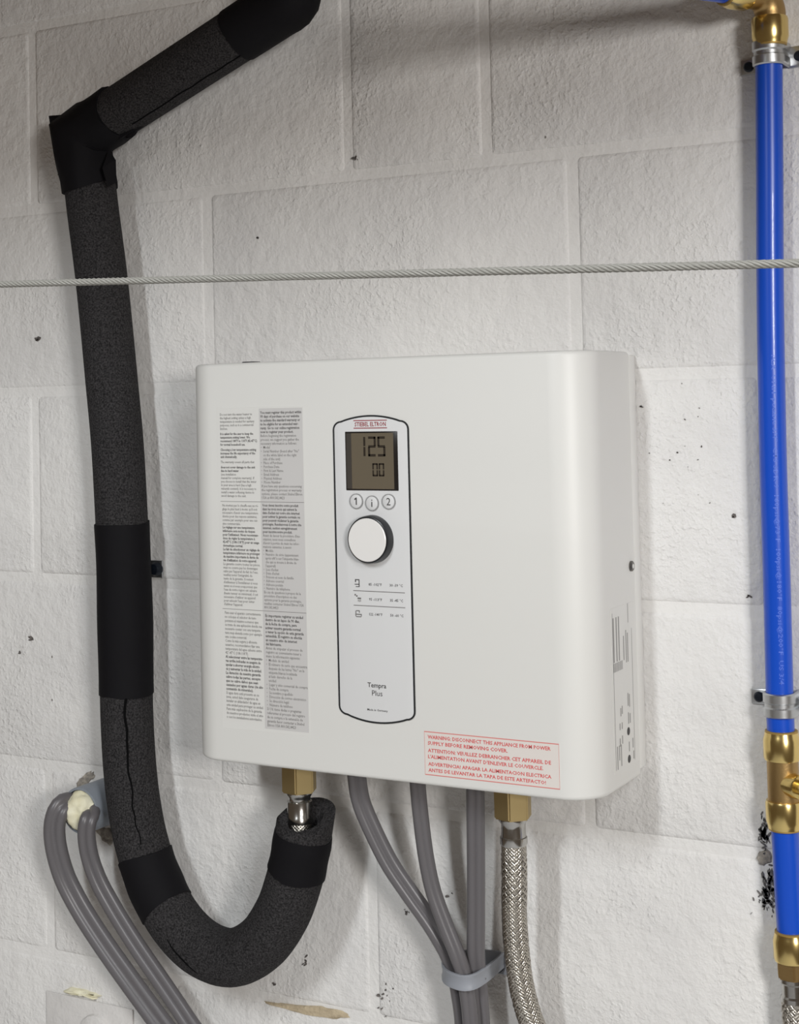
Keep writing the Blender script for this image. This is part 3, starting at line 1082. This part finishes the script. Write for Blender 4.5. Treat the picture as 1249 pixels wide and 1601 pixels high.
# hose on the cold side
top = at(802, 1278, 60)
hoseR = thing('braided_hose', Vector((top.x, top.y, top.z - 0.25)), 'long steel braided hose hanging from the brass nut under the heater beside grey cables', 'hose')
hex_nut('nut', Vector((top.x, top.y, ztop - 0.002)), DOWN, 0.0172, ztop - 0.002 - top.z, 'brass_dull', hoseR, 0.28)
lathe('ferrule', top, DOWN, [(0, 0.0128), (0.002, 0.0128), (0.005, 0.0108), (0.008, 0.0106), (0.016, 0.0110), (0.0165, 0.0120), (0.022, 0.0120), (0.0235, 0.0112)], 'steel', hoseR, 32)
pathR = spline([top + DOWN * 0.022, at(804, 1370, 60), at(804, 1430, 58), at(808, 1490, 55), at(816, 1545, 52), at(832, 1601, 48), at(862, 1670, 42), at(905, 1740, 36), at(960, 1800, 30)], 0.003)
tube('hose_core', pathR, RH - 0.001, 'braid_core', hoseR, 20)
braid('braid', pathR, RH, hoseR)


# ------------------------------------------------------------------ grey supply cables
def twin(w, h):
    """flat two-core cable section: two round lobes with a groove between them"""
    c, r = (w - h) / 2, h / 2
    pts = []
    half = math.acos(min(0.9, c / r)) if c < r else 0.0
    a0 = math.pi - half * 0.92 if half else math.pi * 0.72
    a0 = min(a0, math.pi * 0.76)
    m_ = 14
    for k in range(m_ + 1):                          # lobe on the +x side
        a = -a0 + 2 * a0 * k / m_
        pts.append((r * math.sin(a), c + r * math.cos(a)))
    for k in range(m_ + 1):                          # lobe on the -x side
        a = math.pi - a0 + 2 * a0 * k / m_
        pts.append((r * math.sin(a), -c + r * math.cos(a)))
    return pts


FLAT = Vector((0.45, -0.85, 0.25)).normalized()        # the way the flat face of every cable looks


def cable(pts, w, h, label, group, ref=Vector((0, -1, 0))):
    path = spline([at(*p_) for p_ in pts], 0.005)
    o = from_bm('power_cable', sweep(path, twin(w, h), ref=FLAT, fixed=True), 'cable', None, 50)
    return tag(o, label, 'cable', group)


cable([(556, 1180, 70), (558, 1216, 66), (564, 1252, 62), (580, 1292, 58), (608, 1348, 52), (640, 1396, 46), (674, 1444, 41), (700, 1488, 38), (713, 1522, 37), (721, 1562, 37), (726, 1605, 37), (730, 1700, 37)],
      0.0175, 0.0100, 'grey cable under the heater bending furthest towards the insulated pipe', 'cables under the heater', Vector((0.3, -1, 0.2)))
cable([(652, 1195, 66), (653, 1228, 63), (658, 1280, 60), (666, 1340, 58), (677, 1392, 56), (694, 1440, 54), (713, 1488, 52), (723, 1518, 50), (731, 1556, 50), (736, 1605, 50), (739, 1700, 50)],
      0.0145, 0.0098, 'thin grey cable under the heater between its two neighbouring cables', 'cables under the heater')
cable([(742, 1200, 52), (743, 1240, 50), (744, 1340, 46), (744, 1440, 42), (744, 1500, 38), (748, 1550, 37), (752, 1605, 37), (756, 1700, 37)],
      0.0165, 0.0100, 'straight grey cable under the heater next to the long braided hose', 'cables under the heater')

# nylon clamp around the three cables
cl = thing('cable_clamp', at(772, 1505, 1), 'grey nylon loop clamp screwed to the wall, gathering the cables', 'cable clamp')
cpts = [at(786, 1500, 6), at(772, 1512, 16), at(757, 1524, 36), at(740, 1534, 53), at(722, 1536, 58), at(702, 1529, 54), at(694, 1520, 42), at(697, 1508, 28), at(712, 1500, 20), at(735, 1497, 18), at(757, 1497, 14), at(770, 1498, 8), at(784, 1500, 2.2)]
cpath = spline(cpts, 0.003)
bm = bmesh.new()
hw, th = 0.0068, 0.0013
rings = []
ctr = sum(cpath, Vector()) / len(cpath)
for i, q in enumerate(cpath):
    t = (cpath[min(i + 1, len(cpath) - 1)] - cpath[max(i - 1, 0)]).normalized()
    zz = Vector((0, 0, 1))
    o_ = t.cross(zz).normalized()
    if o_.dot(q - ctr) < 0:
        o_ = -o_
    lip = 0.0007
    prof = [(-hw, 0), (-hw, th + lip), (-hw + 0.002, th + lip), (-hw + 0.003, th), (hw - 0.003, th), (hw - 0.002, th + lip), (hw, th + lip), (hw, 0)]
    rings.append([bm.verts.new(q + zz * a_ + o_ * b_) for a_, b_ in prof])
for A_, B_ in zip(rings[:-1], rings[1:]):
    for k in range(8):
        bm.faces.new((A_[k], A_[(k + 1) % 8], B_[(k + 1) % 8], B_[k]))
bm.faces.new(rings[0][::-1])
bm.faces.new(rings[-1])
from_bm('loop', bm, 'clamp', cl, 40)
p = at(783, 1508, 2)
from_bm('tab', box_bm(p.x * 1000 - 10, p.x * 1000 + 9, -5, -0.6, p.z * 1000 - ZOFF - 8, p.z * 1000 - ZOFF + 8, 1.5), 'clamp', cl)
lathe('screw', Vector((p.x - 0.001, -0.0045, p.z)), Vector((0, -1, 0)), [(0, 0.006), (0.003, 0.006), (0.0052, 0.0042), (0.0055, 0.001)], 'screw', cl, 20)

# conduit stub with sprayed foam and its two cables
cc = at(125, 1268, 46)
con = lathe('conduit_stub', Vector((cc.x, -0.0006, cc.z)), Vector((0, -1, 0)), [(0, 0.024), (0.044, 0.024), (0.0455, 0.0235), (0.0455, 0.0215), (0.040, 0.0214)], 'conduit', None, 40)
tag(con, 'grey plastic conduit stub sticking out of the broken block', 'conduit')
bm = bmesh.new()
bmesh.ops.create_icosphere(bm, subdivisions=4, radius=1.0)
for v in bm.verts:
    d = v.co.copy()
    k = 1 + 0.22 * mnoise.noise(d * 2.3) + 0.1 * mnoise.noise(d * 6.0)
    v.co = Vector((cc.x, cc.y + 0.006, cc.z)) + Vector((d.x * 0.0213 * min(k, 1.0), d.y * 0.019 * k, d.z * 0.0213 * min(k, 1.0)))
fo = from_bm('foam_plug', bm, 'spray', None, 180)
tag(fo, 'cream expanding-foam plug filling the mouth of the conduit', 'foam plug')
cable([(116, 1258, 36), (107, 1256, 48), (99, 1258, 57), (90, 1270, 62), (85, 1294, 63), (88, 1327, 60), (100, 1369, 55), (118, 1406, 50), (140, 1443, 46), (168, 1485, 42), (200, 1530, 38), (232, 1574, 36), (252, 1601, 35), (300, 1665, 34)],
      0.0228, 0.0118, 'wide twin-core grey cable looping out of the conduit on the side away from the pipe', 'cables out of the conduit', Vector((-0.4, -1, 0.3)))
cable([(140, 1262, 38), (143, 1272, 50), (138, 1282, 58), (135, 1304, 58), (140, 1338, 54), (153, 1375, 50), (172, 1411, 46), (196, 1451, 43), (220, 1488, 40), (249, 1530, 37), (279, 1574, 35), (297, 1601, 34), (342, 1665, 34)],
      0.0185, 0.0110, 'grey cable dropping from the conduit close beside the insulated pipe', 'cables out of the conduit', Vector((-0.2, -1, 0.2)))

# painted box cover with foam residue
p = at(75, 1548, 0)
px_, pz_ = p.x * 1000, p.z * 1000 - ZOFF
bp = thing('box_cover', W(px_ + 60, -1, pz_ - 110), 'painted-over square cover plate low on the wall beneath the grey cables', 'cover plate')
from_bm('plate', box_bm(px_, px_ + 118, -3, -0.6, pz_ - 118, pz_, 0.8), 'box_plate', bp)
p2 = at(152, 1618, 3)
lathe('blank_plug', Vector((p2.x, -0.0028, p2.z)), Vector((0, -1, 0)), [(0, 0.022), (0.004, 0.021), (0.006, 0.017), (0.0062, 0.001)], 'box_plate', bp, 36)
fr_ = blob('foam_residue', [(97, 1547), (112, 1543), (130, 1546), (148, 1552), (160, 1557), (150, 1561), (128, 1556), (110, 1554)], 4.5, 'spray', None, 31)
tag(fr_, 'cream smear of dried foam along the top of the painted cover plate', 'foam residue')

# ------------------------------------------------------------------ blue plumbing
RB = 0.01125
BP = [(1203, 20, 19), (1202, 100, 18), (1203, 260, 18), (1203.5, 400, 18), (1205, 540, 18), (1208.5, 720, 18), (1214, 900, 18), (1218.5, 1080, 18), (1220, 1130, 18), (1221.5, 1160, 18)]
bpath = spline([at(*q) for q in BP], 0.006)
bl = from_bm('blue_pipe', sweep(bpath, circ(RB, 32)), 'blue', None, 50)
tag(bl, 'long blue plastic water pipe running down the wall between two zinc straps', 'pipe')
# faint print running along the pipe
def pipe_print(path, body, p0, p1, parent, ang):
    a_, b_ = idx_at(path, *p0), idx_at(path, *p1)
    seg = path[a_:b_ + 1]
    fr = frames(path)[a_:b_ + 1]
    L = [0]
    for i in range(1, len(seg)):
        L.append(L[-1] + (seg[i] - seg[i - 1]).length)
    me = text_mesh('pipe_print', body, 0.012)
    a = co_array(me)
    lo, hi = a.min(0), a.max(0)
    q = []
    for x, y, _ in a:
        s = (x - lo[0]) / (hi[0] - lo[0]) * L[-1]
        i = min(len(seg) - 2, int(np.searchsorted(L, s, side='right') - 1))
        f = (s - L[i]) / (L[i + 1] - L[i])
        c = seg[i].lerp(seg[i + 1], f)
        t, nn, bb = fr[i]
        w = (y - (lo[1] + hi[1]) / 2) / (hi[1] - lo[1]) * 0.0052
        g = ang + w / RB
        q += list(c + (nn * math.cos(g) - bb * math.sin(g)) * (RB + 0.00012))
    me.vertices.foreach_set('co', q)
    me.update()
    return link('pipe_print', me, 'blue_print', parent)


pipe_print(bpath, 'PEX  UNIT potable 3/4"  CTS SDR-9  160psi@73°F  100psi@180°F  80psi@200°F  US 3/4', (1205, 552), (1218, 1070), bl, 0.40)

BP2 = [(1225, 1272, 18), (1228.5, 1320, 18), (1232, 1390, 18), (1236.5, 1460, 18), (1237.5, 1480, 18)]
bpath2 = spline([at(*q) for q in BP2], 0.006)
tag(from_bm('blue_pipe', sweep(bpath2, circ(RB, 32)), 'blue', None, 50), 'short blue pipe between the brass tee and the lower brass coupling', 'pipe')
# top elbow
ec = at(1203, -6, 20)
hz = Vector((-0.51, -0.86, 0)).normalized()
tag(tube('blue_pipe', [ec + hz * 0.024, ec + hz * 0.12, ec + hz * 0.3], RB, 'blue', None, 32), 'horizontal blue pipe end entering the brass elbow sideways', 'pipe')
COLLAR = [(0, 0.0118), (0.0, 0.0145), (0.002, 0.0152), (0.0165, 0.0152), (0.0195, 0.0142), (0.0225, 0.0136), (0.0228, 0.0118)]
el = thing('brass_elbow', ec, 'brass push-fit elbow joining the two blue pipes above the upper strap', 'pipe fitting')
bend = []
for k in range(15):
    a = math.pi / 2 * k / 14
    bend.append(ec + hz * (0.016 * (1 - math.sin(a))) + DOWN * (0.016 * (1 - math.cos(a))))
bend = [ec + hz * 0.030] + bend + [ec + DOWN * 0.030]
from_bm('elbow_body', sweep(bend, circ(0.0128, 28)), 'brass_cast', el, 50)
tp = at(1203, 28, 19)
for base, axd in ((tp, DOWN), (ec + hz * 0.026, hz)):
    c_ = lathe('collar', base, axd, COLLAR, 'brass', el, 40)
    lathe('release_ring', base + axd * 0.0222, axd, [(0, 0.0134), (0.0016, 0.0134), (0.002, 0.0128), (0.002, 0.0114)], 'gasket', c_, 32)

# tee
tdir2 = (at(1226, 1290, 18) - at(1221, 1150, 18)).normalized()
tt = at(1221.5, 1165, 18)
tee = thing('brass_tee', at(1224, 1223, 18), 'brass push-fit tee with a short side outlet on the blue pipe', 'pipe fitting')
z_up0, z_up1 = at(1221, 1146, 18), at(1223, 1187, 18)
z_lo0, z_lo1 = at(1225.5, 1251, 18), at(1228, 1294, 18)
lathe('collar', z_up1, -tdir2, COLLAR, 'brass', tee, 40)
lathe('collar', z_lo0, tdir2, COLLAR, 'brass', tee, 40)
lathe('tee_body', z_up1 - tdir2 * 0.004, tdir2, [(0, 0.0128), ((z_lo0 - z_up1).length + 0.008, 0.0128)], 'brass_cast', tee, 36)
lathe('release_ring', z_up1 - tdir2 * 0.0222, -tdir2, [(0, 0.0134), (0.0014, 0.0134), (0.0018, 0.0128), (0.0018, 0.0114)], 'gasket', tee, 32)
lathe('release_ring', z_lo0 + tdir2 * 0.0222, tdir2, [(0, 0.0134), (0.0014, 0.0134), (0.0018, 0.0128), (0.0018, 0.0114)], 'gasket', tee, 32)
sd = Vector((0.82, -0.57, 0))
tcn = z_up1.lerp(z_lo0, 0.56)
lathe('side_outlet', tcn + sd * 0.004, sd, [(0, 0.0098), (0.016, 0.0098), (0.0175, 0.0092), (0.0175, 0.006), (0.024, 0.006), (0.0246, 0.0052)], 'brass', tee, 32)

# lower coupling with its hose
cu0 = at(1237, 1457, 18)
cdir = (at(1243, 1590, 18) - at(1235, 1430, 18)).normalized()
cpl = thing('brass_coupling', at(1238, 1495, 18), 'brass push-fit coupling at the foot of the short blue pipe', 'pipe fitting')
lathe('collar', cu0 + cdir * 0.0228, -cdir, COLLAR, 'brass', cpl, 40)
lathe('release_ring', cu0 + cdir * 0.0006, -cdir, [(0, 0.0134), (0.0014, 0.0134), (0.0018, 0.0128), (0.0018, 0.0114)], 'gasket', cpl, 32)
hex_nut('adapter_body', cu0 + cdir * 0.0225, cdir, 0.0142, 0.014, 'brass_cast', cpl, 0.2)
hb = cu0 + cdir * 0.0365
hoseB = thing('braided_hose', hb + cdir * 0.2, 'steel braided hose below the brass coupling of the blue pipe', 'hose')
lathe('ferrule', hb, cdir, [(0, 0.0118), (0.003, 0.0118), (0.005, 0.0098), (0.014, 0.0098), (0.0155, 0.0112), (0.019, 0.0112), (0.0195, 0.0104)], 'steel', hoseB, 32)
hp = spline([hb + cdir * 0.018, at(1243, 1590, 18), at(1248, 1660, 20), at(1258, 1760, 22), at(1275, 1860, 22)], 0.003)
tube('hose_core', hp, RH - 0.0014, 'braid_core', hoseB, 20)
braid('braid', hp, RH - 0.0006, hoseB)


# zinc two-hole straps
def strap(u, v, hmm, ears, label, sc_mat='screw'):
    c = at(u, v, 18)
    zc = c.z * 1000 - ZOFF
    st = thing('pipe_strap', Vector((c.x, -0.001, c.z)), label, 'pipe strap')
    R0, R1 = RB + 0.0005, RB + 0.0021
    h = hmm / 1000
    prof = [(-h, 0.0), (-h * 0.9, 0.0012), (-h * 0.25, 0.0012), (-h * 0.12, 0.0), (h * 0.12, 0.0), (h * 0.25, 0.0012), (h * 0.9, 0.0012), (h, 0.0)]
    bm_ = bmesh.new()
    rows = []
    back = 0.0 + c.y + 0.0175
    seq = [('l', Vector((c.x - R0, -0.0012, 0)), Vector((-1, 0, 0)))]
    for k in range(21):
        a = math.pi * k / 20
        seq.append(('a', Vector((c.x - R0 * math.cos(a), c.y - R0 * math.sin(a), 0)), Vector((-math.cos(a), -math.sin(a), 0))))
    seq.append(('r', Vector((c.x + R0, -0.0012, 0)), Vector((1, 0, 0))))
    for _, q, nn_ in seq:
        rows.append(([bm_.verts.new(Vector((q.x, q.y, c.z + a)) + nn_ * (0.0009 + b)) for a, b in prof], [bm_.verts.new(Vector((q.x, q.y, c.z + a))) for a, b in prof]))
    kk = len(prof)
    for (A0, A1), (B0, B1) in zip(rows[:-1], rows[1:]):
        for j in range(kk - 1):
            bm_.faces.new((A0[j], A0[j + 1], B0[j + 1], B0[j]))
            bm_.faces.new((A1[j], B1[j], B1[j + 1], A1[j + 1]))
        for j in (0, kk - 1):
            bm_.faces.new((A0[j], B0[j], B1[j], A1[j]))
    from_bm('band', bm_, 'zinc', st, 40)
    for side, dz, hh in ears:
        x0 = c.x * 1000 + side * (R0 * 1000 + 0.4)
        x1 = c.x * 1000 + side * (R0 * 1000 + 17.0)
        ear = from_bm('ear', box_bm(min(x0, x1), max(x0, x1), -3.2, -0.6, zc + dz - hh, zc + dz + hh, 1.0), 'zinc', st)
        xs = c.x + side * (R0 + 0.0098)
        lathe('screw', Vector((xs, -0.003, c.z + dz / 1000)), Vector((0, -1, 0)), [(0, 0.0044), (0.002, 0.0044), (0.0034, 0.0032), (0.0037, 0.001)], sc_mat, ear, 20)
    return st


strap(1202, 84, 10.5, ((-1, -6, 6.5), (1, -2, 9)), 'zinc pipe strap on the blue pipe just below the brass elbow')
strap(1219.5, 1101, 10.0, ((-1, 2, 6.5), (1, 0, 6.5)), 'zinc pipe strap on the blue pipe just above the brass tee')

# ------------------------------------------------------------------ wire rope stretched in front of everything
ra, rb = at(0, 444.5, 600), at(1249, 411.5, 600)
dv = (rb - ra)
ra, rb = ra - dv * 2.0, rb + dv * 1.6
rp = [ra.lerp(rb, k / 620) for k in range(621)]
rope = thing('wire_rope', ra.lerp(rb, 0.5), 'thin twisted steel wire rope stretched level in front of the wall', 'wire rope')
t = (rb - ra).normalized()
e1 = Vector((0, -1, 0))
e1 = (e1 - t * e1.dot(t)).normalized()
e2 = t.cross(e1)
tot = (rb - ra).length
for s in range(7):
    pts = []
    for k in range(621 if s < 6 else 2):
        f = k / (620 if s < 6 else 1)
        a = 2 * math.pi * (f * tot / 0.021) + s * math.pi / 3
        rad = 0.00138 if s < 6 else 0.0
        pts.append(ra.lerp(rb, f) + (e1 * math.cos(a) + e2 * math.sin(a)) * rad)
    tube('strand', pts, 0.00082, 'rope', rope, 8)
